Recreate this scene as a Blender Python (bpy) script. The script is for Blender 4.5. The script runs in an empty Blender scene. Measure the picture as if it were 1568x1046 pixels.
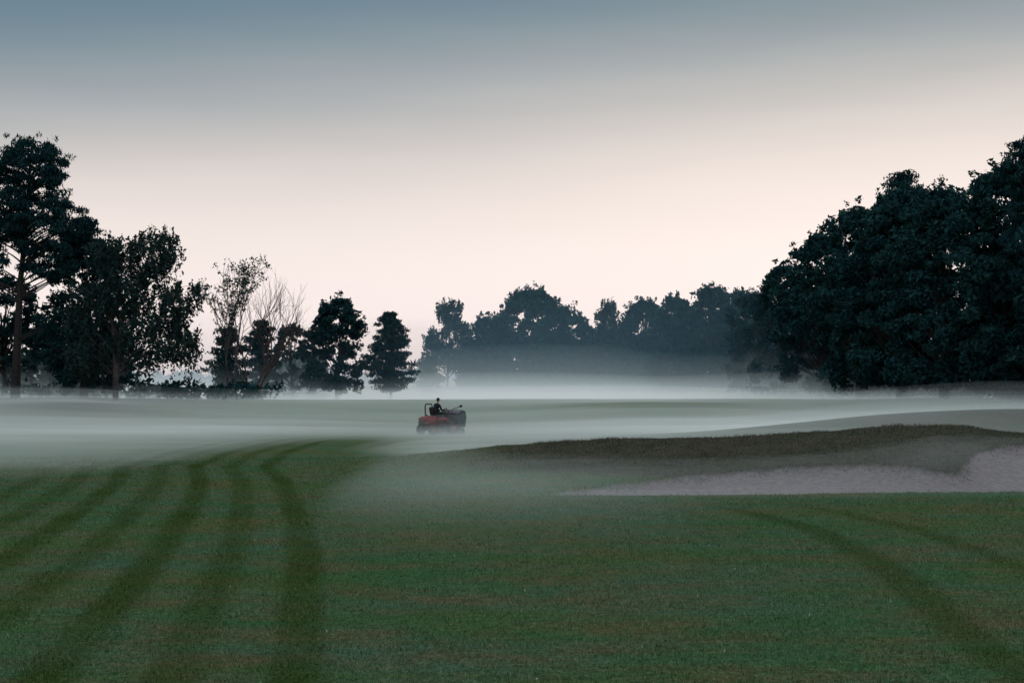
import bpy, math, numpy as np
from mathutils import Vector, Matrix
scene=bpy.context.scene
scene.view_settings.view_transform='Standard'
scene.view_settings.look='None'
scene.view_settings.exposure=0
RNG=np.random.default_rng(7)
COL=scene.collection

# ------------------------------------------------------------ helpers
def S(v,a,b):
    t=np.clip((v-a)/(b-a),0,1); return t*t*(3-2*t)
def G(v,c,s): return np.exp(-((v-c)/s)**2)
def wob(x,y,s,seed=0):
    r=np.random.default_rng(seed); o=0
    for i in range(5):
        a=r.uniform(0,2*math.pi); f=(1.0+0.55*i)/s; p=r.uniform(0,6.28)
        o=o+np.sin((x*math.cos(a)+y*math.sin(a))*f+p+0.8*np.sin((x*math.sin(a)-y*math.cos(a))*f*0.7+p))/(1+0.5*i)
    return o/2.6

def new_mesh(name,V,F,mats,midx=None,attrs=None,smooth=False):
    """V (n,3) array, F (m,k) array with constant k"""
    V=np.asarray(V,dtype=np.float32); F=np.asarray(F,dtype=np.int32)
    me=bpy.data.meshes.new(name); n=len(V); m,k=F.shape
    me.vertices.add(n); me.vertices.foreach_set('co',V.ravel())
    me.loops.add(m*k); me.loops.foreach_set('vertex_index',F.ravel())
    me.polygons.add(m)
    me.polygons.foreach_set('loop_start',np.arange(0,m*k,k,dtype=np.int32))
    if midx is not None: me.polygons.foreach_set('material_index',np.asarray(midx,dtype=np.int32))
    me.polygons.foreach_set('use_smooth',np.full(m,smooth,dtype=bool))
    if attrs:
        for an,av in attrs.items():
            a=me.attributes.new(an,'FLOAT','POINT'); a.data.foreach_set('value',np.asarray(av,dtype=np.float32).ravel())
    me.update(calc_edges=True)
    for mt in mats: me.materials.append(mt)
    ob=bpy.data.objects.new(name,me); COL.objects.link(ob)
    return ob

class NT:
    def __init__(s,mat):
        s.nt=mat.node_tree; s.nt.nodes.clear()
    def n(s,t,**kw):
        nd=s.nt.nodes.new(t)
        for k,v in kw.items():
            if k.startswith('i_'):
                key=k[2:]; key=int(key) if key.isdigit() else key.replace('_',' ')
                nd.inputs[key].default_value=v
            else: setattr(nd,k,v)
        return nd
    def l(s,a,b): s.nt.links.new(a,b)
    def mix(s,f,a,b):
        m=s.nt.nodes.new('ShaderNodeMix'); m.data_type='RGBA'
        for sock,v in ((m.inputs[0],f),(m.inputs[6],a),(m.inputs[7],b)):
            if isinstance(v,(int,float)): sock.default_value=v
            elif isinstance(v,tuple): sock.default_value=(*v,1) if len(v)==3 else v
            else: s.l(v,sock)
        return m.outputs[2]
    def math(s,op,a,b=0.0,c=None,clamp=False):
        m=s.nt.nodes.new('ShaderNodeMath'); m.operation=op; m.use_clamp=clamp
        for i,v in enumerate((a,b) if c is None else (a,b,c)):
            if isinstance(v,(int,float)): m.inputs[i].default_value=v
            else: s.l(v,m.inputs[i])
        return m.outputs[0]
    def noise(s,scale,detail=4,rough=0.6,vec=None,lo=0.35,hi=0.65):
        t=s.n('ShaderNodeTexNoise'); t.inputs['Scale'].default_value=scale
        t.inputs['Detail'].default_value=detail; t.inputs['Roughness'].default_value=rough
        if vec is not None: s.l(vec,t.inputs['Vector'])
        r=s.n('ShaderNodeMapRange'); r.inputs[1].default_value=lo; r.inputs[2].default_value=hi
        s.l(t.outputs['Fac'],r.inputs[0]); return r.outputs[0]

def mat_new(name):
    m=bpy.data.materials.new(name); m.use_nodes=True; return m

def simple_mat(name,c1,c2=None,rough=0.6,scale=6,metal=0,spec=0.3,bump=0.0):
    m=mat_new(name); t=NT(m); c2=c2 or tuple(v*0.7 for v in c1)
    tc=t.n('ShaderNodeTexCoord')
    f=t.noise(scale,4,0.6,tc.outputs['Object'])
    col=t.mix(f,c1,c2)
    b=t.n('ShaderNodeBsdfPrincipled'); b.inputs['Roughness'].default_value=rough
    b.inputs['Metallic'].default_value=metal; b.inputs['Specular IOR Level'].default_value=spec
    t.l(col,b.inputs['Base Color'])
    if bump:
        bp=t.n('ShaderNodeBump'); bp.inputs['Strength'].default_value=bump; bp.inputs['Distance'].default_value=0.02
        t.l(f,bp.inputs['Height']); t.l(bp.outputs[0],b.inputs['Normal'])
    o=t.n('ShaderNodeOutputMaterial'); t.l(b.outputs[0],o.inputs[0]); return m

# ------------------------------------------------------------ terrain
def lipY(x):
    return np.interp(x,[0.6,1.3,2.5,4.5,7,9,10.0,10.5,10.9,11.7,13,16,18,20],
                       [32.0,33.0,34.1,35.0,35.3,35.1,34.3,33.8,34.5,36.0,36.9,37.1,36.4,34.0])+0.13*wob(x,x*0,0.9,3)
def sand_sd(x,y):
    yf=31.75+0.16*wob(x,x*0+5,2.6,4)+0.5*S(x,12,18)
    d=np.minimum(lipY(x)-y,y-yf)
    d=np.minimum(d,(x-0.8)*0.6); d=np.minimum(d,(20-x)*0.6)
    return d+0.07*wob(x,y,0.22,11)+0.07*wob(x,y,0.11,12)
def height(x,y):
    z=1.32*S(y,73,112)-0.75*G(y,146,18)+0.25*S(y,190,300)
    z=z+0.45*S(np.abs(x),16,34)*S(y,62,95)*(1-S(y,100,112))
    z=z+(9.5+2.5*np.sin(x/170+0.6)+1.4*np.sin(x/61))*S(y,620,1250)
    z=z+0.05*wob(x,y,7,1)*S(y,12,40)+0.018*wob(x,y,2.2,2)+0.007*wob(x,y,0.45,21)*(1-S(y,45,60))
    yr=np.interp(x,[-5,-1.7,1.3,4,8,30],[45.5,44,42,41,40,40])
    hr=np.interp(x,[-6.5,-5.2,-3.8,-1.7,1.3,4.1,7.6,9.1,10.95,12.8,14.4,20,30],[0,0.02,0.09,0.36,0.68,0.84,0.95,1.10,1.25,1.20,1.02,0.7,0.1])
    prof=np.where(y<yr,S(y,yr-9.5,yr+0.3),1-S(y,yr,yr+9))
    z=z+hr*prof+0.045*wob(x,y,0.9,6)*S(hr*prof,0.1,0.5)+0.03*wob(x,y,0.35,66)*S(hr*prof,0.1,0.5)
    z=z+1.25*G(x,20,10.5)*G(y,62,6.5)+0.25*G(x,24,4)*G(y,60,4)
    z=z+0.55*G(x,-27,7)*G(y,88,6)+0.35*G(x,10,9)*G(y,96,6)+0.28*G(x,-40,8)*G(y,70,6)
    sd=sand_sd(x,y)
    near=(y<50)
    z=z-np.where(near,0.10*S(sd,-0.03,0.14)+0.14*S(sd,0.0,1.8),0)
    return z
def attrs_at(x,y):
    c=np.interp(y,[0,11,20,35,42,50,60,75,100],[0.1,-1.65,-2.9,-5.6,-7.2,-8.0,-8.1,-6.5,-3.5])
    u=x-c+0.10*wob(x,y,6,8)+0.03*wob(x,y,0.5,78)
    st=0.5+0.5*np.cos(2*math.pi*u/1.03); st=S(st,0.32,0.82)*(0.88+0.3*wob(x,y,1.3,77))
    amp=np.interp(np.round(u/1.03),[-9,-7,-5,-4,-3,-2,-1,0,1],[0.0,0.5,0.7,0.95,0.7,1.0,0.75,0.95,0.0])
    dark=st*amp*(1-S(y,66,74))
    c2=np.interp(y,[8,11.6,15.8,20,24,27.5,31],[3.9,4.15,4.6,5.0,5.05,4.4,2.6])
    v=x-c2+0.06*wob(x,y,2,9)
    tr=np.exp(-(v/0.27)**4)*0.7+np.exp(-((v-1.75)/0.25)**4)*0.55*S(y,15,20)
    dark=np.maximum(dark,tr*(1-S(y,26,30)))
    sand=S(sand_sd(x,y),-0.02,0.05)*(y<50)
    yr=np.interp(x,[-5,-1.7,1.3,4,8,30],[45.5,44,42,41,40,40])
    hr=np.interp(x,[-5,-1,4,30],[0,0.5,1,1])
    rough=S(hr*np.where(y<yr,S(y,yr-8,yr-5),1-S(y,yr+3,yr+9)),0.25,0.8)
    rough=np.maximum(rough,G(x,20,12)*G(y,61,7))
    rough=np.maximum(rough,S(y,85,100)*S(-x,17,30)); rough=np.maximum(rough,S(y,150,190))
    rough=np.maximum(rough,0.8*G(x,-27,7)*G(y,88,6))
    return dark,sand,rough

xs=np.concatenate([[-2500,-1200,-600,-300,-180,-120,-80],np.arange(-60,-13,1.0),np.arange(-13,22,0.14),np.arange(22,60,1.0),[60,80,120,180,300,600,1200,2500]])
ys=np.concatenate([[-60,-30,-12,-4,2],np.arange(6,30,0.2),np.arange(30,46.5,0.12),np.arange(46.5,75,0.4),np.arange(75,130,1.0),np.arange(130,260,3.0),[260,280,320,380,450,530,620,700,800,900,1000,1100,1250,1500,2000,3500]])
X,Y=np.meshgrid(xs,ys); Z=height(X,Y)
nx,ny=len(xs),len(ys)
idx=np.arange(nx*ny).reshape(ny,nx)
F=np.stack([idx[:-1,:-1],idx[:-1,1:],idx[1:,1:],idx[1:,:-1]],-1).reshape(-1,4)
dark,sand,rough=attrs_at(X,Y)

def ground_material(name,blade=False):
    m=mat_new(name); t=NT(m)
    geo=t.n('ShaderNodeNewGeometry'); pos=geo.outputs['Position']
    def at(a): 
        n=t.n('ShaderNodeAttribute'); n.attribute_name=a; return n.outputs['Fac']
    big=t.noise(0.16,2,0.55,pos,0.38,0.62)
    mpm=t.n('ShaderNodeMapping'); mpm.inputs['Scale'].default_value=(0.7,1.4,1); t.l(pos,mpm.inputs['Vector'])
    med=t.noise(0.7,5,0.72,mpm.outputs[0],0.45,0.62)
    mp=t.n('ShaderNodeMapping'); mp.inputs['Scale'].default_value=(1,2.6,1); t.l(pos,mp.inputs['Vector'])
    tuft=t.noise(3.4,4,0.72,mp.outputs[0],0.42,0.62); fine=t.noise(22,3,0.75,pos,0.33,0.67)
    mp2=t.n('ShaderNodeMapping'); mp2.inputs['Scale'].default_value=(0.5,1.3,1); mp2.inputs['Location'].default_value=(31,7,0); t.l(pos,mp2.inputs['Vector'])
    dew=t.noise(0.45,4,0.7,mp2.outputs[0],0.42,0.62)
    g=t.mix(big,(0.054,0.140,0.058),(0.086,0.132,0.046))
    g=t.mix(t.math('MULTIPLY',dew,0.65),g,(0.092,0.152,0.110))
    g=t.mix(t.math('MULTIPLY',med,0.75),g,(0.145,0.116,0.064))
    g=t.mix(t.math('MULTIPLY',tuft,0.6),g,(0.036,0.078,0.034))
    rg=t.mix(tuft,(0.080,0.082,0.056),(0.038,0.046,0.034))
    rg=t.mix(t.math('MULTIPLY',med,0.5),rg,(0.098,0.080,0.070))
    g=t.mix(at('rough'),g,rg)
    g=t.mix(t.math('MULTIPLY',at('dark'),0.78),g,(0.034,0.062,0.014))
    k=t.math('MULTIPLY_ADD',fine,0.9,0.55)
    vm=t.n('ShaderNodeVectorMath',operation='SCALE'); t.l(g,vm.inputs[0]); t.l(k,vm.inputs['Scale'])
    g=vm.outputs[0]
    if blade:
        vm2=t.n('ShaderNodeVectorMath',operation='SCALE'); t.l(g,vm2.inputs[0])
        t.l(t.math('MULTIPLY_ADD',at('tone'),1.4,0.6),vm2.inputs['Scale']); g=vm2.outputs[0]
    else:
        sn=t.noise(7,5,0.65,pos,0.3,0.7)
        sc=t.mix(sn,(0.27,0.23,0.24),(0.13,0.113,0.118))
        g=t.mix(at('sand'),g,sc)
    b=t.n('ShaderNodeBsdfDiffuse'); t.l(g,b.inputs[0])
    if not blade:
        h=t.math('ADD',t.math('MULTIPLY',tuft,0.6),fine)
        bp=t.n('ShaderNodeBump'); bp.inputs['Strength'].default_value=0.9; bp.inputs['Distance'].default_value=0.03
        t.l(h,bp.inputs['Height']); t.l(bp.outputs[0],b.inputs['Normal'])
    o=t.n('ShaderNodeOutputMaterial'); t.l(b.outputs[0],o.inputs[0]); return m
M_ground=ground_material('fairway_turf'); M_blade=ground_material('grass_blades',True)
new_mesh('ground',np.stack([X,Y,Z],-1).reshape(-1,3),F,[M_ground],attrs={'dark':dark,'sand':sand,'rough':rough},smooth=True)

# ------------------------------------------------------------ grass blades
def blades(name,x,y,h,w,seed):
    r=np.random.default_rng(seed); n=len(x)
    z=height(x,y)-0.004; a=r.uniform(0,2*math.pi,n); la=r.uniform(0,2*math.pi,n); ln=h*r.uniform(0.2,0.9,n)
    V=np.empty((n,3,3))
    V[:,0]=np.stack([x-np.cos(a)*w,y-np.sin(a)*w,z],-1); V[:,1]=np.stack([x+np.cos(a)*w,y+np.sin(a)*w,z],-1)
    V[:,2]=np.stack([x+np.cos(la)*ln,y+np.sin(la)*ln,z+h],-1)
    d,s,ro=attrs_at(x,y); tone=r.uniform(0,1,n)
    rep=lambda q:np.repeat(q,3)
    new_mesh(name,V.reshape(-1,3),np.arange(3*n).reshape(-1,3),[M_blade],attrs={'dark':rep(d),'sand':rep(s),'rough':rep(ro),'tone':rep(tone)})
n=340000
y=9.0*np.exp(RNG.uniform(0,1,n)*math.log(48/9.0)); x=RNG.uniform(-1,1,n)*(0.42*y+1.2)
keep=sand_sd(x,y)<0.0; x,y=x[keep],y[keep]
pt=0.5+0.5*wob(x,y,0.35,31)
h=(0.010+0.024*RNG.uniform(0,1,len(x))**2+0.016*pt*pt)*(1+0.012*y); w=0.0022+0.00022*y
n2=80000
x2=RNG.uniform(-5,21,n2); y2=RNG.uniform(32,49,n2)
_,s2,r2=attrs_at(x2,y2); k2=(sand_sd(x2,y2)<-0.02)&(r2>RNG.uniform(0.1,0.9,n2)); x2,y2=x2[k2],y2[k2]
nl_=14000; xl=RNG.uniform(0.8,20,nl_); yl=lipY(xl)+RNG.uniform(-0.9,0.15,nl_); kl=(lipY(xl)-yl)<RNG.uniform(0,0.9,nl_)**1.4*(0.55+0.6*wob(xl,xl*0,0.3,41)); xl,yl=xl[kl],yl[kl]
h2=RNG.uniform(0.03,0.13,len(x2))*(0.7+0.5*wob(x2,y2,0.8,33)).clip(0.3); hl=RNG.uniform(0.02,0.08,len(xl))
X3=np.concatenate([x,x2,xl]); Y3=np.concatenate([y,y2,yl]); H3=np.concatenate([h,h2,hl]); W3=np.concatenate([w,np.full(len(x2),0.009),np.full(len(xl),0.009)])
blades('grass',X3,Y3,H3,W3,5)

# small pale toadstools scattered over the turf
pts=[(-3.35,17.0),(-3.6,24.5),(0.15,16.6),(4.3,21.5),(3.1,14.9),(1.9,12.8),(0.2,11.6),(-0.8,20),(1.9,25),(7.4,14.2),(2.9,18.6),(-1.8,13.9)]
Vs=[];Fs=[]
for (px,py) in pts:
    r=RNG.uniform(0.006,0.011); z0=float(height(np.array(px),np.array(py)))+0.012
    base=len(Vs)
    for j in range(8):
        a=j*math.pi/4; Vs.append((px+r*math.cos(a),py+r*math.sin(a),z0+0.012))
    for j in range(8):
        a=j*math.pi/4; Vs.append((px+0.5*r*math.cos(a),py+0.5*r*math.sin(a),z0+0.012+r*0.6))
    for j in range(8):
        a=j*math.pi/4; Vs.append((px+0.2*r*math.cos(a),py+0.2*r*math.sin(a),z0-0.02))
    for j in range(8):
        k=(j+1)%8; Fs.append((base+j,base+k,base+8+k,base+8+j)); Fs.append((base+16+j,base+16+k,base+k,base+j))
    Fs.append((base+8,base+9,base+10,base+11)); Fs.append((base+11,base+12,base+13,base+8)); Fs.append((base+13,base+14,base+15,base+8))
new_mesh('toadstools',Vs,np.array(Fs),[simple_mat('toadstool_cap',(0.5,0.48,0.44),scale=40)])

# ------------------------------------------------------------ trees
def leaf_mat(name,c1,c2):
    m=mat_new(name); t=NT(m)
    a=t.n('ShaderNodeAttribute'); a.attribute_name='tone'
    c=t.mix(a.outputs['Fac'],c1,c2)
    d=t.n('ShaderNodeBsdfDiffuse'); t.l(c,d.inputs[0])
    o=t.n('ShaderNodeOutputMaterial'); t.l(d.outputs[0],o.inputs[0]); return m
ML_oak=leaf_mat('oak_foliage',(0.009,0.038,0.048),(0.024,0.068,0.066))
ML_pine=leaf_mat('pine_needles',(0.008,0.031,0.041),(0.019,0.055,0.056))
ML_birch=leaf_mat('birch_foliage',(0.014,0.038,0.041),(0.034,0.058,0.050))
MB_dark=simple_mat('bark',(0.045,0.038,0.034),(0.02,0.018,0.017),0.9,8,bump=0.5)
MB_pine=simple_mat('pine_bark',(0.040,0.034,0.034),(0.018,0.018,0.020),0.9,5,bump=0.5)
MB_birch=simple_mat('birch_bark',(0.12,0.11,0.11),(0.028,0.026,0.028),0.85,4,bump=0.3)

class Tree:
    def __init__(s,seed): s.r=np.random.default_rng(seed); s.V=[];s.F=[];s.n=0; s.LV=[];s.LT=[]
    def tube(s,pts,rad,k=6):
        pts=np.array(pts,float); m=len(pts); rad=np.linspace(rad[0],rad[1],m)
        T=np.gradient(pts,axis=0); T/=np.linalg.norm(T,axis=1)[:,None]+1e-9
        up=np.array([0.3,0.9,0.1]); A=np.cross(T,up); A/=np.linalg.norm(A,axis=1)[:,None]+1e-9; B=np.cross(T,A)
        a=np.arange(k)*2*math.pi/k
        ring=pts[:,None]+rad[:,None,None]*(A[:,None]*np.cos(a)[None,:,None]+B[:,None]*np.sin(a)[None,:,None])
        s.V.append(ring.reshape(-1,3))
        i=np.arange(m*k).reshape(m,k)+s.n; j=np.roll(i,-1,axis=1)
        s.F.append(np.stack([i[:-1],j[:-1],j[1:],i[1:]],-1).reshape(-1,4)); s.n+=m*k
    def limb(s,p0,p1,r0,r1,sag=0.15,k=5,m=6):
        p0=np.array(p0,float);p1=np.array(p1,float); L=np.linalg.norm(p1-p0); t=np.linspace(0,1,m)[:,None]
        mid=(p0+p1)/2+np.array([0,0,-sag*L])*1.0+s.r.normal(0,0.06*L,3)
        P=(1-t)**2*p0+2*t*(1-t)*mid+t*t*p1; s.tube(P,(r0,r1),k); return P
    def leaves(s,P,size,bias=None,ratio=0.5,tone=None,sv=0.35):
        n=len(P); a=s.r.normal(size=(n,3))
        if bias is not None: a=a*0.55+bias
        a/=np.linalg.norm(a,axis=1)[:,None]+1e-9
        b=np.cross(a,s.r.normal(size=(n,3))); b/=np.linalg.norm(b,axis=1)[:,None]+1e-9
        sz=size*(1+sv*s.r.normal(size=n)).clip(0.35,2)[:,None]
        q=np.stack([P-a*sz,P+b*sz*ratio,P+a*sz,P-b*sz*ratio*s.r.uniform(0.6,1.1,(n,1))],1)
        s.LV.append(q.reshape(-1,3)); tn=tone if tone is not None else s.r.uniform(0,1,n); s.LT.append(np.repeat(tn,4))
    def clumps(s,C,rad,per,size,flat=0.7,**kw):
        C=np.asarray(C); n=len(C); d=s.r.normal(size=(n,per,3)); d/=np.linalg.norm(d,axis=2)[:,:,None]
        rr=s.r.uniform(0,1,(n,per,1))**0.45*1.0; rd=(rad*s.r.uniform(0.65,1.3,n))[:,None,None]
        P=C[:,None]+d*rr*rd*np.array([1,1,flat])
        tn=(s.r.uniform(0,0.6,n)[:,None]+s.r.uniform(0,0.4,(n,per))).ravel()
        s.leaves(P.reshape(-1,3),size,tone=tn,**kw)
    def done(s,name,loc,bark,leaf):
        V=np.concatenate(s.V+s.LV) if s.LV else np.concatenate(s.V)
        F=np.concatenate(s.F); nb=len(F); tone=np.zeros(s.n)
        if s.LV:
            nl=sum(len(v) for v in s.LV); F=np.concatenate([F,np.arange(nl).reshape(-1,4)+s.n]); tone=np.concatenate([tone]+s.LT)
        mi=np.zeros(len(F),int); mi[nb:]=1
        x,y=loc; z=float(height(np.array(float(x)),np.array(float(y))))-0.05
        ob=new_mesh(name,V,F,[bark,leaf],mi,{'tone':tone}); ob.location=(x,y,z); return ob

def gz(x,y): return float(height(np.array(float(x)),np.array(float(y))))

def oak(x,y,ztop,hw,seed,low=0.6,dens=1.0,leaf=0.2,name='oak_tree',lm=None,bm=None,peak=0.42,cl=None):
    t=Tree(seed); H=ztop-gz(x,y); r=t.r
    ns=int(150*dens*(H/12)); az=r.uniform(0,2*math.pi,ns); hh=low/H+(1-low/H)*r.uniform(0,1,ns)**0.8
    ph=r.uniform(0,6.28,4)
    env=np.where(hh<peak,0.62+0.38*np.sin(hh/peak*math.pi/2),np.sqrt(np.clip(1-((hh-peak)/(1.0-peak))**2.3,0,1)))
    lump=1+0.15*np.sin(2*az+ph[0]+hh*5)+0.12*np.sin(3*az+ph[1]-hh*9)+0.09*np.sin(5*az+ph[2]+hh*14)
    cr=cl or hw*0.185
    R=(hw*env*lump-cr*0.6).clip(0.1)*r.uniform(0.3,1,ns)**0.40
    C=np.stack([R*np.cos(az),R*np.sin(az),np.minimum(hh*H,H-cr*0.45)],-1)
    tt=H*0.72; lean=r.normal(0,0.3,2)
    trunk=[(0,0,-0.3),(0.02,0,H*0.15),(lean[0]*0.5,lean[1]*0.5,H*0.4),(lean[0],lean[1],tt)]
    t.tube([trunk[0],trunk[1],trunk[2],trunk[3]],(0.028*H,0.006*H),8)
    for c in C[:40]:
        f=min(0.9,max(0.15,c[2]/H*0.75-0.08)); p0=(lean[0]*f,lean[1]*f,f*H*0.85)
        t.limb(p0,c,0.009*H*(1-f*0.5),0.012,0.08)
    per=int(120*(cr/1.0)**2*(0.2/leaf)**2*1.3)
    t.clumps(C,cr,per,leaf,0.66)
    # stray twigs breaking the outline
    k=int(ns*0.7); ii=r.integers(0,ns,k); d=(C[ii]-[0,0,H*0.45]); d/=np.linalg.norm(d,axis=1)[:,None]+1e-6
    Q=C[ii]+d*cr*r.uniform(0.6,1.45,(k,1)); t.clumps(Q,cr*0.42,12,leaf*0.8,1.0)
    return t.done(name,(x,y),bm or MB_dark,lm or ML_oak)

def pine_lobes(x,y,lobes,trunk,seed,name='pine_tree',leaf=0.16,r0=0.3,dens=1.0):
    t=Tree(seed); r=t.r; t.tube(trunk,(r0,0.07),8); tp=np.array(trunk)
    for (cx,cy,cz,rx,ry,rz,k) in lobes:
        k=max(4,int(k*dens)); d=r.normal(size=(k,3)); d/=np.linalg.norm(d,axis=1)[:,None]
        C=np.array([cx,cy,cz])+d*np.array([rx,ry,rz])*r.uniform(0.3,1,(k,1))**0.5
        t.clumps(C,0.62,95,leaf,0.5,bias=np.array([0,0,0.55]),ratio=0.34)
        Q=C+r.normal(0,0.45,(k,3)); t.clumps(Q,0.4,25,leaf*0.9,0.6,bias=np.array([0,0,0.8]),ratio=0.22)
        for c in C[::3]:
            zz=max(tp[0,2]+1,c[2]-0.8-0.25*abs(c[0])); zz=min(zz,tp[-1,2]-0.3)
            p0=(np.interp(zz,tp[:,2],tp[:,0]),np.interp(zz,tp[:,2],tp[:,1]),zz)
            t.limb(p0,c,0.075,0.015,-0.05)
    return t.done(name,(x,y),MB_pine,ML_pine)

def small_pine(x,y,ztop,hw,seed,low=0.5,dens=1.0,name='pine_tree',leaf=0.17):
    H=ztop-gz(x,y); t=Tree(seed); r=t.r
    t.tube([(0,0,-0.2),(0.05,0,H*0.5),(0,0.05,H*0.96)],(0.02*H,0.03),7)
    C=[]; z=low
    while z<H*0.97:
        f=(z-low)/(H-low); R=hw*(np.sin(min(1,(f+0.18)/0.5)*math.pi/2) if f<0.32 else ((1-f)/0.68)**0.62)
        nb=int(r.integers(5,9))
        for j in range(nb):
            a=r.uniform(0,6.28); L=R*r.uniform(0.55,1.12); up=0.12*L
            e=np.array([L*math.cos(a),L*math.sin(a),z+up]); t.limb((0,0,z-0.15),e,0.05,0.012,0.03)
            for q in np.linspace(0.35,1,max(2,int(L/0.55))): C.append(e*[q,q,1]+[0,0,-up*(1-q)]+r.normal(0,0.12,3))
        z+=r.uniform(0.4,0.62)
    C=np.array(C); C[:,2]=np.minimum(C[:,2],H-0.25)
    t.clumps(C,0.6,int(60*dens),leaf,0.42,bias=np.array([0,0,0.5]),ratio=0.3)
    return t.done(name,(x,y),MB_pine,ML_pine)

def birch(x,y,lobes,trunks,seed,name='birch_tree',leaf=0.1,strands=1.0,droop=(0.6,1.8),r0=0.16,lps=16,lm=None):
    t=Tree(seed); r=t.r
    for tk in trunks: t.tube(tk,(r0,0.035),7)
    for (cx,cy,cz,rx,ry,rz,k) in lobes:
        k=int(k*strands); d=r.normal(size=(k,3)); d/=np.linalg.norm(d,axis=1)[:,None]
        C=np.array([cx,cy,cz])+d*np.array([rx,ry,rz])*r.uniform(0.25,1,(k,1))**0.5
        for i,c in enumerate(C):
            tk=np.array(trunks[i%len(trunks)]); 
            if i%5==0:
                zz=min(max(c[2]-1.2-0.5*np.hypot(c[0],c[1]),tk[0,2]+2.0),tk[-1,2]-0.2)
                p0=(np.interp(zz,tk[:,2],tk[:,0]),np.interp(zz,tk[:,2],tk[:,1]),zz); t.limb(p0,c,0.045,0.01,-0.12)
        ns=4; st=np.repeat(C,ns,axis=0)+r.normal(0,0.22,(k*ns,3)); L=r.uniform(droop[0],droop[1],k*ns)
        q=r.uniform(0,1,(k*ns,lps)); dr=r.normal(0,0.15,(k*ns,2))
        P=st[:,None]+np.stack([dr[:,:1]*q,dr[:,1:]*q,-L[:,None]*q],-1)+r.normal(0,0.07,(k*ns,lps,3))
        tn=np.repeat(np.repeat(r.uniform(0,0.6,k),ns),lps)+r.uniform(0,0.4,k*ns*lps)
        t.leaves(P.reshape(-1,3),leaf,bias=np.array([0,0,-0.5]),ratio=0.5,tone=tn)
    return t.done(name,(x,y),MB_birch,lm or ML_birch)

def branching(x,y,H,seed,lean=(0,0),leafn=0,name='bare_tree',leaf=0.1,spread=0.5,bark=None,stems=2,r0=0.009,twig=6):
    t=Tree(seed); r=t.r; ends=[]
    def rec(p,d,L,rad,dep):
        m=4; P=[p]; dd=d.copy()
        for i in range(m):
            dd=dd+r.normal(0,0.09,3)+np.array([0,0,0.03]); dd/=np.linalg.norm(dd); P.append(P[-1]+dd*L/m)
        t.tube(P,(rad,rad*0.6),5 if dep<3 else 4)
        if dep>=twig: ends.append(P[-1]); return
        for j in range(3 if dep<4 else 2):
            k=P[-1] if j==0 else P[int(r.integers(2,5))]
            nd=dd+r.normal(0,spread,3)*np.array([1,1,0.5])+np.array([0,0,0.08]); nd/=np.linalg.norm(nd)
            rec(np.array(k),nd,L*r.uniform(0.62,0.82),rad*0.62,dep+1)
            if dep>=3: ends.append(np.array(k))
    for s_ in range(stems):
        d=np.array([lean[0]+r.normal(0,0.10)+(s_-(stems-1)/2)*0.2,lean[1]+r.normal(0,0.1),1.0]); d/=np.linalg.norm(d)
        rec(np.array([s_*0.25,0,-0.2]),d,H*0.31,r0*H,1)
    zmax=max(v[:,2].max() for v in t.V); k=H/zmax
    t.V=[v*np.array([1,1,k]) for v in t.V]
    if leafn:
        E=np.array(ends)*np.array([1,1,k]); E=E[r.uniform(0,1,len(E))<0.62]
        t.clumps(E,0.40,leafn,leaf,0.9)
    return t.done(name,(x,y),bark or MB_birch,ML_birch)

# left group
pine_lobes(-34.9,100,[(1.0,0,16.3,2.6,2.4,2.2,78),(-1.6,0,13.6,2.6,2.6,3.2,84),(1.6,0,12.6,2.9,2.6,2.4,78),(4.0,0.4,12.0,1.8,1.4,0.9,22),(2.6,0,9.8,2.4,2.2,1.5,40),(-2.6,0,9.6,1.8,1.8,1.6,16),(3.0,0,5.6,1.2,1.4,1.0,6)],
           [(0,0,-0.2),(0.1,0,4),(0.25,0,8),(0.7,0,13),(0.9,0,17.2)],11,r0=0.34)
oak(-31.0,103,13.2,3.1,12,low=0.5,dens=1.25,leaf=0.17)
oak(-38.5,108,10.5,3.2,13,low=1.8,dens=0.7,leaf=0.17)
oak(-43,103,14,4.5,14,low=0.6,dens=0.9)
birch(-27.3,98,[(2.4,0,10.6,1.9,1.8,1.7,74),(-0.6,0,10.2,1.5,1.6,1.4,50),(0.9,0,7.8,2.4,2.0,1.6,80),(4.1,0,7.0,1.5,1.4,1.5,40),(-2.0,0,6.6,1.9,1.8,2.2,70),(2.6,0,4.6,2.4,2.0,2.0,96),(4.9,0,4.4,0.9,1.0,1.6,22),(-1.6,0,3.6,1.8,1.8,1.6,60),(5.6,0,8.0,0.5,0.6,0.5,8)],
      [[(0,0,-0.2),(0.1,0,3),(0.5,0,6),(2.0,0,9),(2.5,0,11.6)],[(0,0,-0.2),(-0.1,0,4),(-0.5,0,7.5),(-0.7,0,10.8)]],15,leaf=0.12,r0=0.19,lps=15,droop=(0.5,1.4))
oak(-30.5,107,7.0,2.4,16,low=0.3,dens=0.8,leaf=0.17)
branching(-21.9,110,11.2,17,lean=(0.0,0),leafn=13,name='birch_tree',leaf=0.10,spread=0.36,stems=2,twig=5)
branching(-20.4,111,10.4,28,lean=(0.10,0),leafn=0,name='bare_tree',spread=0.32,stems=3,bark=simple_mat('bare_twigs',(0.10,0.058,0.052),(0.05,0.032,0.032),0.9))
small_pine(-25.0,125,7.6,1.9,18,low=1.2)
small_pine(-22.9,130,8.4,1.9,19,low=0.5)
oak(-20.6,133,8.0,2.2,20,low=0.3,leaf=0.19)
oak(-18.9,136,7.2,1.9,21,low=0.3,leaf=0.19)
oak(-16.0,130,10.4,3.3,22,low=0.8,leaf=0.18,lm=ML_pine,name='pine_tree',dens=1.35,peak=0.36)
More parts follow.
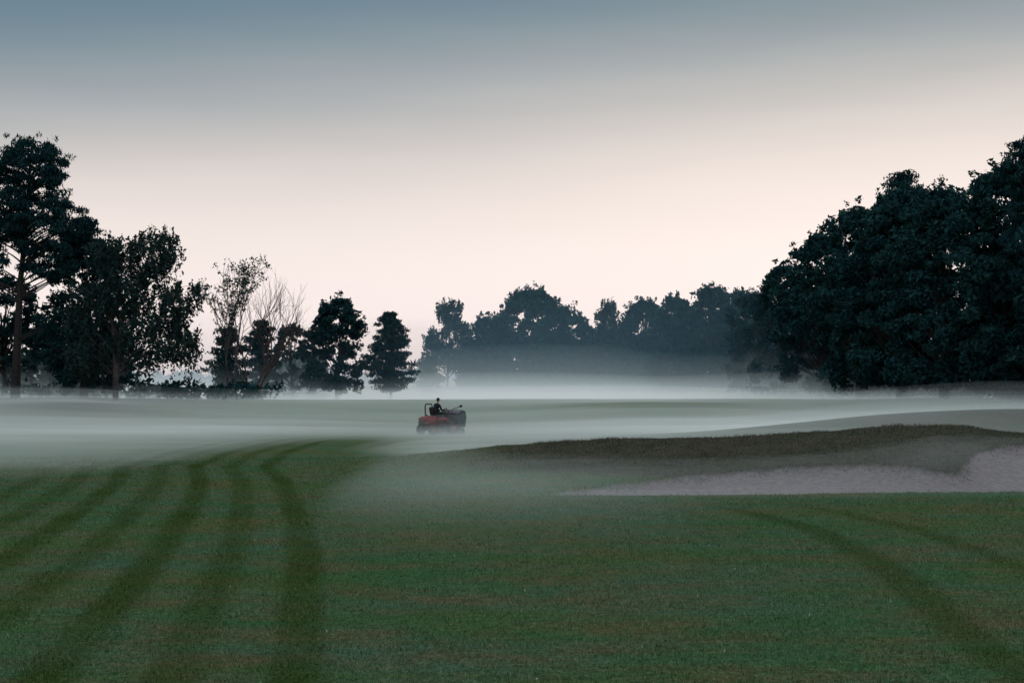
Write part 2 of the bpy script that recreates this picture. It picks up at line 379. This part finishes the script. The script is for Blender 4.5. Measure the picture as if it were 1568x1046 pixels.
small_pine(-11.5,135,9.4,2.4,23,low=1.3,dens=1.6)
small_pine(-9.6,165,6.0,1.6,24,low=0.5)
# middle group
birch(-8.2,180,[(0.2,0,10.8,1.7,1.7,1.4,54),(1.3,0,8.4,1.8,1.8,1.5,50),(-1.6,0,7.0,1.6,1.6,1.5,50),(1.0,0,5.2,2.6,2,2,90),(-2.4,0,4.4,1.2,1.2,1.6,30)],
      [[(0,0,-0.2),(0.1,0,4),(0.3,0,8),(0.3,0,12)]],25,leaf=0.17,lps=12,droop=(0.5,1.4))
oak(-3.2,182,11.0,3.6,26,leaf=0.24,low=0.2)
oak(2.6,178,14.2,5.0,27,leaf=0.23,dens=1.35,peak=0.45,low=0.2)
oak(8.2,184,11.3,3.9,29,leaf=0.24)
birch(11.9,180,[(0,0,10.6,1.6,1.6,1.4,44),(0.8,0,8,2.2,2,1.6,60),(-0.6,0,5.6,2.4,2,2,80)],[[(0,0,-0.2),(0.1,0,4),(0,0,8),(0.1,0,11.6)]],30,leaf=0.18,lps=12)
oak(16.8,182,13.0,4.4,31,leaf=0.24,dens=1.1)
oak(18.6,162,12.3,3.6,32,leaf=0.22,dens=1.1)
oak(22.0,158,13.3,3.9,33,leaf=0.22,dens=1.1)
oak(26.2,160,12.9,3.9,34,leaf=0.22,dens=1.1)
# right group
oak(24.3,142,11.6,3.4,50,leaf=0.2,low=0.3)
oak(25.6,134,13.6,3.7,35,leaf=0.2,low=0.4)
oak(27.2,125,15.6,4.0,36,leaf=0.2,low=0.4,dens=1.0)
oak(27.9,114,16.6,4.2,37,leaf=0.19,low=0.8,dens=1.0)
oak(29.6,108,17.2,4.5,38,leaf=0.19,low=1.2,dens=1.0,peak=0.4)
small_pine(30.9,112,19.4,3.4,39,low=8,dens=1.0)
oak(31.0,102,16.4,4.6,40,leaf=0.18,low=1.0,dens=1.05)
oak(33.8,98,17.0,4.8,41,leaf=0.18,low=0.8,dens=1.05)
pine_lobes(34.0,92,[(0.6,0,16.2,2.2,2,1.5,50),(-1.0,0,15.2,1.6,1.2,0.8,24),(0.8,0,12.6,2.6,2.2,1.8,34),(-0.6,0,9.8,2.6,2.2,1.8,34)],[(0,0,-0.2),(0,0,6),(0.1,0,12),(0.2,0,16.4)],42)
oak(37.5,90,15.5,4.6,43,leaf=0.22,dens=0.9)
oak(35.0,97,11.5,4.2,44,leaf=0.2,low=0.3,dens=0.9)
oak(41,84,15.5,4.8,45,leaf=0.26,dens=0.7); oak(45,76,15,4.8,46,leaf=0.28,dens=0.6)
oak(-47,94,15,4.8,47,leaf=0.26,dens=0.7)

# woodland behind (one mass)
t=Tree(99); r=t.r
def wood(x0,x1,y0,y1,zt,n,leaf=0.34):
    for i in range(n):
        cx=r.uniform(x0,x1); cy=r.uniform(y0,y1); g=gz(cx,cy); H=(zt-g)*r.uniform(0.72,1.05); hw=r.uniform(2.6,3.8)
        k=34; az=r.uniform(0,6.28,k); hh=r.uniform(0.03,0.95,k); R=hw*np.sqrt(np.clip(1-((hh-0.4)/0.62)**2,0,1))*r.uniform(0.3,1,k)**0.5
        C=np.stack([cx+R*np.cos(az),cy+R*np.sin(az),g+hh*H],-1); t.clumps(C,1.05,40,leaf,0.75)
        t.tube([(cx,cy,g-0.2),(cx+0.2,cy,g+H*0.4),(cx,cy,g+H*0.8)],(0.22,0.06),6)
wood(-5,20,190,206,10.3,24); wood(16,34,168,190,11.0,14); wood(28,40,118,160,13.5,18); wood(34,50,95,120,14,12); wood(44,72,100,160,13,16)
wood(-24,-18,142,156,6.0,4); wood(-52,-34,114,125,8.0,9)
V=np.concatenate(t.V+t.LV); F=np.concatenate(t.F); nb=len(F); nl=sum(len(v) for v in t.LV)
F=np.concatenate([F,np.arange(nl).reshape(-1,4)+t.n]); mi=np.zeros(len(F),int); mi[nb:]=1
new_mesh('woodland',V,F,[MB_dark,ML_oak],mi,{'tone':np.concatenate([np.zeros(t.n)]+t.LT)})
# undergrowth
t=Tree(101); r=t.r; C=[]
for i in range(520):
    f=r.uniform(0,1); cx=np.interp(f,[0,0.5,1],[41,29,26])+r.uniform(0,5); cy=np.interp(f,[0,0.5,1],[82,112,150])+r.uniform(0,5)
    C.append((cx,cy,gz(cx,cy)+r.uniform(0.0,2.3)))
for i in range(90):
    cx=r.uniform(-45,-19); cy=r.uniform(104,116); C.append((cx,cy,gz(cx,cy)+r.uniform(0.0,0.9)))
for i in range(220):
    cx=r.uniform(-6,26); cy=r.uniform(172,184)-0.4*max(0,cx-14); C.append((cx,cy,gz(cx,cy)+r.uniform(0.2,2.2)))
t.clumps(np.array(C),0.95,62,0.21,0.7)
nl=sum(len(v) for v in t.LV)
new_mesh('undergrowth',np.concatenate(t.LV),np.arange(nl).reshape(-1,4),[ML_oak],None,{'tone':np.concatenate(t.LT)})
# far tree belt on the hill
t=Tree(103); r=t.r; k=900; cx=r.uniform(-420,420,k); cy=r.uniform(760,1000,k); cz=height(cx,cy)+r.uniform(0,5,k)
t.clumps(np.stack([cx,cy,cz],-1),3.6,22,1.3,0.8); nl=sum(len(v) for v in t.LV)
new_mesh('distant_trees',np.concatenate(t.LV),np.arange(nl).reshape(-1,4),[ML_oak],None,{'tone':np.concatenate(t.LT)})

# ------------------------------------------------------------ ride-on mower and its driver
import bmesh
M_red=simple_mat('red_paint',(0.22,0.020,0.024),(0.14,0.015,0.018),0.55,3,spec=0.25)
M_blk=simple_mat('black_plastic',(0.020,0.020,0.022),(0.012,0.012,0.013),0.6,6)
M_tyre=simple_mat('tyre_rubber',(0.016,0.016,0.016),(0.026,0.025,0.024),0.9,14)
M_grey=simple_mat('grey_hopper',(0.065,0.08,0.105),(0.042,0.052,0.07),0.6,3)
M_steel=simple_mat('steel',(0.16,0.17,0.18),(0.10,0.10,0.11),0.5,9,metal=0.5)
M_lamp=simple_mat('reflector',(0.4,0.08,0.04),rough=0.3)
gx,gy=-3.62,71.0; SC=0.93
mower=bpy.data.objects.new('ride_on_mower',None); COL.objects.link(mower)
mower.location=(gx,gy,gz(gx,gy)); mower.rotation_euler=(0,0,math.radians(42)); mower.scale=(SC,SC,SC)
def fin(bm,name,mat,parent,bev=0.02,seg=2,smooth=True):
    if bev: bmesh.ops.bevel(bm,geom=bm.edges[:],offset=bev,segments=seg,affect='EDGES',clamp_overlap=True)
    bmesh.ops.recalc_face_normals(bm,faces=bm.faces[:])
    me=bpy.data.meshes.new(name); bm.to_mesh(me); bm.free(); me.materials.append(mat)
    for p in me.polygons: p.use_smooth=smooth
    ob=bpy.data.objects.new(name,me); COL.objects.link(ob); ob.parent=parent; return ob
def prism(name,prof,y0,y1,mat,parent=mower,bev=0.03,taper=1.0):
    """side profile (x,z) extruded across the machine from y0 to y1"""
    bm=bmesh.new(); a=[bm.verts.new((x,y0,z)) for x,z in prof]; b=[bm.verts.new((x,y1,z)) for x,z in prof]
    bm.faces.new(a); bm.faces.new(b[::-1]); n=len(prof)
    for i in range(n): bm.faces.new((a[i],b[i],b[(i+1)%n],a[(i+1)%n]))
    return fin(bm,name,mat,parent,bev)
def cyl(name,p0,p1,r,mat,parent=mower,r2=None,seg=18,bev=0):
    p0=Vector(p0);p1=Vector(p1); d=p1-p0; bm=bmesh.new()
    M=Matrix.Translation((p0+p1)/2)@d.to_track_quat('Z','Y').to_matrix().to_4x4()
    bmesh.ops.create_cone(bm,cap_ends=True,segments=seg,radius1=r,radius2=r if r2 is None else r2,depth=d.length,matrix=M)
    return fin(bm,name,mat,parent,bev,1)
def pipe(name,pts,r,mat,parent=mower):
    t=Tree(1); t.tube(pts,(r,r),10); ob=new_mesh(name,t.V[0],t.F[0],[mat],smooth=True); ob.parent=parent; return ob
def wheel(name,x,y,r,w):
    prof=[(r*0.55,-w/2),(r*0.80,-w/2*1.05),(r*0.95,-w/2*0.85),(r,-w/2*0.4),(r,w/2*0.4),(r*0.95,w/2*0.85),(r*0.80,w/2*1.05),(r*0.55,w/2)]
    n=28; V=[];F=[]
    for i in range(n):
        a=2*math.pi*i/n
        for k,(rr,yy) in enumerate(prof):
            rr2=rr*(0.975 if (k in(3,4) and i%2) else 1); V.append((x+rr2*math.cos(a),y+yy,r+rr2*math.sin(a)))
    m=len(prof)
    for i in range(n):
        for k in range(m): F.append((i*m+k,((i+1)%n)*m+k,((i+1)%n)*m+(k+1)%m,i*m+(k+1)%m))
    o=new_mesh(name,V,F,[M_tyre],smooth=True); o.parent=mower
    cyl(name+'_rim',(x,y-w*0.42,r),(x,y+w*0.42,r),r*0.57,M_red,bev=0.012)
    cyl(name+'_hub',(x,y-w*0.55,r),(x,y+w*0.55,r),r*0.2,M_steel,bev=0.008)
# x forward, y left
wheel('rear_wheel_left',-0.86,0.50,0.27,0.2); wheel('rear_wheel_right',-0.86,-0.50,0.27,0.2)
wheel('front_wheel_left',0.42,0.60,0.36,0.27); wheel('front_wheel_right',0.42,-0.60,0.36,0.27)
cyl('rear_axle',(-0.86,-0.45,0.27),(-0.86,0.45,0.27),0.05,M_blk); cyl('front_axle',(0.42,-0.55,0.36),(0.42,0.55,0.36),0.06,M_blk)
prism('chassis',[(-1.0,0.30),(-1.0,0.42),(0.75,0.46),(0.95,0.36),(0.75,0.28)],-0.28,0.28,M_blk)
prism('engine_hood',[(-1.18,0.42),(-1.20,0.78),(-1.08,0.95),(-0.55,1.02),(-0.42,0.98),(-0.42,0.42)],-0.36,0.36,M_red,bev=0.06)
prism('engine_grille',[(-1.215,0.48),(-1.225,0.76),(-1.19,0.78),(-1.18,0.48)],-0.26,0.26,M_blk,bev=0.005)
for j in range(5): prism('grille_slat_%d'%(j+1),[(-1.245,0.52+j*0.05),(-1.245,0.535+j*0.05),(-1.20,0.535+j*0.05),(-1.20,0.52+j*0.05)],-0.24,0.24,M_steel,bev=0)
for sy in (-1,1):
    prism('fender_'+('left' if sy>0 else 'right'),[(-0.42,0.62),(-0.46,0.80),(-0.30,0.90),(0.10,0.90),(0.20,0.80),(0.16,0.62),(0.05,0.66),(-0.02,0.80),(-0.28,0.80),(-0.34,0.64)],sy*0.28,sy*0.58,M_red,bev=0.02)
    cyl('tail_reflector_'+('left' if sy>0 else 'right'),(-1.20,sy*0.29,0.86),(-1.16,sy*0.29,0.86),0.035,M_lamp)
prism('floor_plate',[(-0.1,0.50),(-0.1,0.54),(0.66,0.56),(0.74,0.66),(0.77,0.64),(0.70,0.50)],-0.42,0.42,M_red,bev=0.01)
prism('seat_base',[(-0.40,0.62),(-0.42,0.93),(0.02,0.93),(0.0,0.62)],-0.24,0.24,M_red,bev=0.03)
prism('seat_cushion',[(-0.46,0.94),(-0.46,1.03),(-0.30,1.02),(0.02,1.05),(0.08,0.99),(0.04,0.94)],-0.25,0.25,M_blk,bev=0.03)
prism('seat_back',[(-0.46,1.0),(-0.56,1.42),(-0.52,1.48),(-0.44,1.44),(-0.36,1.04)],-0.24,0.24,M_blk,bev=0.035)
pipe('roll_bar',[(-0.72,-0.30,0.92),(-0.74,-0.30,1.50),(-0.74,-0.24,1.62),(-0.74,0.24,1.62),(-0.74,0.30,1.50),(-0.72,0.30,0.92)],0.032,M_blk)
prism('dash_console',[(0.50,0.54),(0.44,1.08),(0.56,1.16),(0.66,1.06),(0.64,0.54)],-0.17,0.17,M_blk,bev=0.03)
cyl('steering_column',(0.54,0,1.08),(0.36,0,1.24),0.025,M_blk)
bm=bmesh.new(); n=24; kk=8
M=Matrix.Translation((0.35,0,1.25))@Matrix.Rotation(math.radians(-42),4,'Y'); ring=[]
for i in range(n):
    a=2*math.pi*i/n; ring.append([bm.verts.new(M@Vector(((0.19+0.016*math.cos(b))*math.cos(a),(0.19+0.016*math.cos(b))*math.sin(a),0.016*math.sin(b)))) for b in [2*math.pi*q/kk for q in range(kk)]])
for i in range(n):
    for q in range(kk): bm.faces.new((ring[i][q],ring[(i+1)%n][q],ring[(i+1)%n][(q+1)%kk],ring[i][(q+1)%kk]))
fin(bm,'steering_wheel',M_blk,mower,0)
for a in (0,2.1,4.2):
    e=M@Vector((0.19*math.cos(a),0.19*math.sin(a),0)); cyl('steering_spoke_%d'%int(a*10),(0.35,0,1.25),e,0.012,M_blk,seg=8)
# grass hoppers and reels out in front
for j,(yy,x0) in enumerate([(-0.53,0.86),(0.0,0.94),(0.53,0.86)]):
    prism('grass_box_%d'%(j+1),[(x0-0.10,0.34),(x0-0.13,1.10),(x0+0.06,1.30),(x0+0.32,1.26),(x0+0.42,0.92),(x0+0.32,0.34)],yy-0.25,yy+0.25,M_grey,bev=0.04)
    prism('grass_box_rim_%d'%(j+1),[(x0-0.145,1.075),(x0-0.145,1.12),(x0+0.04,1.315),(x0+0.06,1.275)],yy-0.262,yy+0.262,M_steel,bev=0.004)
    cyl('reel_%d'%(j+1),(x0-0.05,yy-0.25,0.16),(x0-0.05,yy+0.25,0.16),0.12,M_steel,seg=12)
    cyl('reel_roller_%d'%(j+1),(x0+0.22,yy-0.25,0.075),(x0+0.22,yy+0.25,0.075),0.07,M_blk,seg=14)
    prism('reel_cover_%d'%(j+1),[(x0-0.02,0.10),(x0-0.06,0.26),(x0-0.02,0.34),(x0+0.22,0.30),(x0+0.28,0.12),(x0+0.22,0.12),(x0+0.16,0.24),(x0+0.0,0.28)],yy-0.26,yy+0.26,M_blk,bev=0)
    pipe('lift_arm_%d'%(j+1),[(0.60,yy*0.3,0.40),(0.72,yy*0.7,0.50),(x0+0.0,yy,0.36)],0.028,M_blk)
pipe('lamp_stalk',[(0.60,-0.14,1.0),(0.72,-0.25,1.34),(1.12,-0.38,1.48)],0.02,M_blk)
prism('work_lamp',[(1.10,1.44),(1.10,1.54),(1.24,1.57),(1.26,1.45)],-0.44,-0.32,M_blk,bev=0.02)
cyl('fuel_cap',(-0.7,0.2,1.0),(-0.7,0.2,1.06),0.05,M_blk); cyl('exhaust',(-1.05,-0.37,0.6),(-1.28,-0.37,0.62),0.03,M_steel)

# driver, seated, hands on the wheel
M_jacket=simple_mat('navy_jacket',(0.020,0.024,0.036),(0.012,0.015,0.024),0.85,12,bump=0.3)
M_trous=simple_mat('dark_trousers',(0.022,0.022,0.026),(0.014,0.014,0.017),0.85,12)
M_skin=simple_mat('skin',(0.36,0.22,0.17),(0.30,0.18,0.14),0.55,20)
M_hair=simple_mat('dark_hair',(0.02,0.015,0.012),rough=0.7,scale=60)
M_boot=simple_mat('boots',(0.03,0.022,0.018),rough=0.6)
M_eye=simple_mat('eye',(0.6,0.6,0.58),rough=0.2); M_lip=simple_mat('lips',(0.30,0.13,0.11),rough=0.5)
drv=bpy.data.objects.new('mower_driver',None); COL.objects.link(drv); drv.location=mower.location; drv.rotation_euler=mower.rotation_euler; drv.scale=(SC,SC,SC)
def skin(name,verts,edges,radii,mat,parent=drv,root=0,sub=2):
    me=bpy.data.meshes.new(name); me.from_pydata(verts,edges,[]); ob=bpy.data.objects.new(name,me); COL.objects.link(ob); ob.parent=parent
    md=ob.modifiers.new('skin','SKIN'); md.use_smooth_shade=True
    for i,r in enumerate(radii):
        rr=(r,r) if isinstance(r,(int,float)) else r; sv=me.skin_vertices[0].data[i]; sv.radius=rr; sv.use_root=(i==root)
    sb=ob.modifiers.new('sub','SUBSURF'); sb.levels=sub; sb.render_levels=sub; me.materials.append(mat); return ob
v=[(-0.24,0,1.13),(-0.26,0,1.28),(-0.22,0,1.45),(-0.17,0,1.58),(-0.14,0,1.655)]; e=[(0,1),(1,2),(2,3),(3,4)]; rd=[(0.13,0.18),(0.12,0.165),(0.13,0.185),(0.10,0.15),0.06]
for sy in (-1,1):
    b=len(v); v+=[(-0.17,sy*0.15,1.57),(-0.15,sy*0.215,1.53),(-0.06,sy*0.27,1.30),(0.10,sy*0.235,1.285),(0.235,sy*0.185,1.31)]
    e+=[(3,b),(b,b+1),(b+1,b+2),(b+2,b+3),(b+3,b+4)]; rd+=[0.085,0.068,0.052,0.046,0.038]
skin('jacket',v,e,rd,M_jacket)
v=[(-0.24,0,1.12)]; e=[]; rd=[(0.13,0.17)]
for sy in (-1,1):
    b=len(v); v+=[(-0.20,sy*0.10,1.11),(0.02,sy*0.13,1.14),(0.24,sy*0.15,1.10),(0.30,sy*0.15,0.88),(0.34,sy*0.15,0.68)]
    e+=[(0,b),(b,b+1),(b+1,b+2),(b+2,b+3),(b+3,b+4)]; rd+=[0.10,0.085,0.066,0.055,0.048]
skin('trousers',v,e,rd,M_trous)
for sy in (-1,1):
    nm='left' if sy>0 else 'right'
    skin('boot_'+nm,[(0.34,sy*0.15,0.72),(0.35,sy*0.15,0.62),(0.43,sy*0.15,0.595),(0.52,sy*0.155,0.590)],[(0,1),(1,2),(2,3)],[0.05,0.052,0.044,0.034],M_boot)
    hx,hy,hz=0.245,sy*0.180,1.315
    skin('hand_'+nm,[(hx-0.02,hy,hz),(hx+0.02,hy-sy*0.002,hz+0.008),(hx+0.065,hy-sy*0.004,hz+0.015)],[(0,1),(1,2)],[(0.022,0.026),(0.018,0.034),(0.015,0.038)],M_skin)
    for k,(off,L) in enumerate([(-0.030,0.85),(-0.010,1.0),(0.010,0.95),(0.028,0.75)]):
        y0=hy+off*sy
        skin('finger_%s_%d'%(nm,k+1),[(hx+0.055,y0,hz+0.018),(hx+0.085*1,y0,hz+0.020),(hx+0.085+0.022*L,y0,hz-0.004),(hx+0.085+0.010*L,y0,hz-0.028*L),(hx+0.085-0.012*L,y0,hz-0.034*L)],[(0,1),(1,2),(2,3),(3,4)],[0.0095,0.0092,0.0088,0.0082,0.007],M_skin,sub=1)
    skin('thumb_'+nm,[(hx+0.01,hy-sy*0.025,hz),(hx+0.035,hy-sy*0.048,hz-0.004),(hx+0.065,hy-sy*0.056,hz-0.016),(hx+0.085,hy-sy*0.052,hz-0.03)],[(0,1),(1,2),(2,3)],[0.012,0.011,0.010,0.008],M_skin,sub=1)
skin('neck',[(-0.14,0,1.62),(-0.12,0,1.70),(-0.10,0,1.76)],[(0,1),(1,2)],[0.062,0.054,0.05],M_skin)
def headmesh(name,mat,cx,cz,scale,hair=False):
    bm=bmesh.new(); bmesh.ops.create_uvsphere(bm,u_segments=40,v_segments=28,radius=1)
    for q in list(bm.verts):
        x,y,z=q.co; X=x*0.098; Yy=y*0.076; Zz=z*0.118
        if z<0: X*=1-0.16*(-z) if x>0 else 1-0.30*(-z); Yy*=1-0.30*(-z)
        if not hair:
            if x>0.6: 
                X+=0.026*math.exp(-((y/0.16)**2+((z+0.12)/0.22)**2))+0.008*math.exp(-((y/0.3)**2+((z+0.55)/0.10)**2))+0.010*math.exp(-((y/0.35)**2+((z+0.86)/0.16)**2))
                X-=0.012*(math.exp(-(((abs(y)-0.40)/0.17)**2+((z-0.06)/0.13)**2)))
                X+=0.006*math.exp(-(((abs(y)-0.36)/0.25)**2+((z-0.26)/0.09)**2))
            if abs(y)>0.93 : Yy+=math.copysign(0.016*math.exp(-(((x+0.1)/0.20)**2+((z+0.05)/0.26)**2)),y)
        q.co=(cx+X*scale,Yy*scale,cz+Zz*scale)
    if hair:
        bmesh.ops.delete(bm,geom=[q for q in bm.verts if ((q.co.x-cx)/0.1)*0.9-((q.co.z-cz)/0.12)*1.1>0.12],context='VERTS')
    return fin(bm,name,mat,drv,0)
headmesh('head',M_skin,-0.085,1.835,1.0); headmesh('hair',M_hair,-0.090,1.842,1.07,True)
for sy in (-1,1):
    bm=bmesh.new(); bmesh.ops.create_uvsphere(bm,u_segments=12,v_segments=8,radius=0.0125,matrix=Matrix.Translation((-0.002,sy*0.031,1.842))); fin(bm,'eye_'+('l' if sy>0 else 'r'),M_eye,drv,0)
    bm=bmesh.new(); bmesh.ops.create_uvsphere(bm,u_segments=12,v_segments=8,radius=0.0062,matrix=Matrix.Translation((0.007,sy*0.031,1.842))); fin(bm,'iris_'+('l' if sy>0 else 'r'),M_hair,drv,0)
bm=bmesh.new(); bmesh.ops.create_uvsphere(bm,u_segments=14,v_segments=8,radius=1,matrix=Matrix.Translation((0.000,0,1.772))@Matrix.Diagonal((0.008,0.024,0.006,1))); fin(bm,'mouth',M_lip,drv,0)

# ------------------------------------------------------------ mist and haze (scattering volumes with added glow)
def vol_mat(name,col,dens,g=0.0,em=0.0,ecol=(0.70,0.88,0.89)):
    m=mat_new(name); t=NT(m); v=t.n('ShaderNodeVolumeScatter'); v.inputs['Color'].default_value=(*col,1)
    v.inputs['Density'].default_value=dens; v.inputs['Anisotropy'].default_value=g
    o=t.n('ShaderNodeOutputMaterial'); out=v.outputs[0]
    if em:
        e=t.n('ShaderNodeEmission'); e.inputs[0].default_value=(*ecol,1); e.inputs[1].default_value=em*dens  # added self-glow, stands in for light bouncing many times inside the volume
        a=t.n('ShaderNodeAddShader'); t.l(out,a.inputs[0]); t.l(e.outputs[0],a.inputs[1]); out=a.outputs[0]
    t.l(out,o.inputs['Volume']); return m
def thick(x,y):
    t=0.46*S(y,29,64)*(1-0.48*S(y,78,104))*(0.80+0.28*wob(x,y,8,51)+0.42*wob(x*0.3,y,3.2,52))
    t=t*(0.74+0.32*S(-x,5,14)+0.2*G(x,3,7))
    t=t-0.40*G(x-np.interp(y,[40,50,60,75],[-7.2,-7.6,-6.8,-5]),0,2.6)*(1-S(y,54,68))
    t=t-0.34*S(x,-3,2)*G(y,42.5,4.2)*(1-S(x,22,26))
    t=t+0.22*G(x,-1.2,4.6)*G(y,33,9)+0.40*G(x,6.5,5.5)*G(y,33.2,1.7)+0.34*G(x,13,3.8)*G(y,34.5,2.2)
    t=t+0.34*G(x,11,10)*G(y,51,4.5)
    return t-0.03
def grid_volume(name,A,B,top,bot,mat):
    ny_,nx_=A.shape; i=np.arange(ny_*nx_).reshape(ny_,nx_); N=ny_*nx_
    V=np.concatenate([np.stack([A,B,top],-1).reshape(-1,3),np.stack([A,B,bot],-1).reshape(-1,3)])
    q=lambda a,b,c,d:np.stack([a,b,c,d],-1).reshape(-1,4)
    F=[q(i[:-1,:-1],i[:-1,1:],i[1:,1:],i[1:,:-1]),q(i[:-1,:-1],i[1:,:-1],i[1:,1:],i[:-1,1:])+N,
       q(i[0,:-1],i[0,:-1]+N,i[0,1:]+N,i[0,1:]),q(i[-1,:-1],i[-1,1:],i[-1,1:]+N,i[-1,:-1]+N),
       q(i[:-1,0],i[1:,0],i[1:,0]+N,i[:-1,0]+N),q(i[:-1,-1],i[:-1,-1]+N,i[1:,-1]+N,i[1:,-1])]
    return new_mesh(name,V,np.concatenate(F),[mat],smooth=True)
def mist(name,k,add,base,peak,wid,dens,x0,x1,seed):
    mx=np.linspace(x0,x1,150); my=np.concatenate([np.arange(18,80,0.8),np.arange(80,260,2.0)])
    A,B=np.meshgrid(mx,my); g=height(A,B); t=thick(A,B)*k+add*S(B,26,62)+0.04*wob(A,B,5,seed)*S(B,30,50)
    yc=150+9*wob(A,A*0,24,seed+2)-1.5*np.clip(A-14,0,30)-1.5*np.clip(-A-14,0,28)
    # the bank in the hollow is ridged, so it thins out gradually with height
    pool=base+peak*(1+0.3*wob(A,B,13,seed+1))*np.exp(-np.abs(B-yc)/wid)
    near=g+t; s=S(B,90,126)
    top=near*(1-s)+np.maximum(pool,g+0.1)*s
    e=np.minimum(S(A,x0,x0+10),1-S(A,x1-10,x1))*(1-S(B,200,258)); top=g+(top-g)*e-0.05*(1-e)
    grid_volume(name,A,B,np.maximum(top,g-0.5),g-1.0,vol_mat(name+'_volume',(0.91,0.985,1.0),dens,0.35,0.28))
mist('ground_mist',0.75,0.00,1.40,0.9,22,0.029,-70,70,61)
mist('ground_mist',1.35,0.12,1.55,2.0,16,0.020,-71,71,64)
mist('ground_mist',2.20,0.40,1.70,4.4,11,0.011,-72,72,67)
# thin aerial haze in front of the far trees
def haze_bank(x0,x1,y0,y1,zt,mat):
    A,B=np.meshgrid(np.linspace(x0,x1,40),np.linspace(y0,y1,24))
    fx=np.clip(np.minimum(A-x0,x1-A)/((x1-x0)*0.2),0,1); f=(B-y0)/(y1-y0)
    T=-2+(zt*(1+0.2*wob(A,B,20,5))+2)*fx*(1-np.abs(2*f-1))**0.9
    grid_volume('haze',A,B,T+0.02,T*0-3,mat)
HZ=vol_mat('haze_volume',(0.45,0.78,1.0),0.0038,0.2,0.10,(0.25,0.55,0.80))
haze_bank(-70,90,108,186,17,HZ)
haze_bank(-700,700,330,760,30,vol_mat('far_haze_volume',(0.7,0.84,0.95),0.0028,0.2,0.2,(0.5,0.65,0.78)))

# ------------------------------------------------------------ world
w=bpy.data.worlds.new('World'); scene.world=w; w.use_nodes=True
t=NT(w)
tc=t.n('ShaderNodeTexCoord'); sp=t.n('ShaderNodeSeparateXYZ'); t.l(tc.outputs['Generated'],sp.inputs[0])
cn=t.n('ShaderNodeMapping'); cn.inputs['Scale'].default_value=(1,1,7); t.l(tc.outputs['Generated'],cn.inputs['Vector'])
nz=t.noise(2.2,3,0.5,cn.outputs[0],0.2,0.8)
el=t.math('ADD',sp.outputs['Z'],t.math('MULTIPLY_ADD',nz,0.024,-0.012))
el=t.math('MULTIPLY_ADD',sp.outputs['X'],-0.06,el)
ramp=t.n('ShaderNodeValToRGB'); cr=ramp.color_ramp; cr.interpolation='B_SPLINE'
def lin(c): return tuple(((v/255)/12.92 if v/255<=0.04045 else ((v/255+0.055)/1.055)**2.4) for v in c)
stops=[(0.0,(242,232,236)),(0.05,(250,238,237)),(0.105,(247,234,229)),(0.15,(227,216,211)),(0.19,(184,184,184)),(0.23,(134,149,158)),(0.27,(98,126,142)),(0.34,(112,138,158)),(0.55,(216,227,238)),(1.0,(246,250,253))]
while len(cr.elements)<len(stops): cr.elements.new(0.5)
for e,(p,c) in zip(cr.elements,stops): e.position=p; e.color=(*lin(c),1)
t.l(el,ramp.inputs[0])
bg=t.n('ShaderNodeBackground'); t.l(ramp.outputs[0],bg.inputs[0]); bg.inputs[1].default_value=1.0
sky=t.n('ShaderNodeTexSky'); sky.sky_type='NISHITA'; sky.sun_disc=False; sky.sun_elevation=math.radians(14); sky.sun_rotation=math.radians(14)
bg2=t.n('ShaderNodeBackground'); t.l(sky.outputs[0],bg2.inputs[0]); bg2.inputs[1].default_value=0.002
ad=t.n('ShaderNodeAddShader'); t.l(bg.outputs[0],ad.inputs[0]); t.l(bg2.outputs[0],ad.inputs[1])
o=t.n('ShaderNodeOutputWorld'); t.l(ad.outputs[0],o.inputs[0])
sl=bpy.data.lights.new('sun','SUN'); sl.energy=0.5; sl.angle=math.radians(25); sl.color=(1,0.93,0.86)
so=bpy.data.objects.new('sun',sl); COL.objects.link(so)
d=Vector((math.sin(math.radians(14))*math.cos(math.radians(14)),math.cos(math.radians(14))*math.cos(math.radians(14)),math.sin(math.radians(14))))
so.rotation_euler=d.to_track_quat('Z','Y').to_euler()

# ------------------------------------------------------------ camera
cam=bpy.data.cameras.new('camera'); cam.lens=50; cam.sensor_width=36; cam.clip_end=6000
co=bpy.data.objects.new('camera',cam); COL.objects.link(co); co.location=(0,0,2.4)
co.rotation_euler=(math.radians(90+1.76),0,0); scene.camera=co
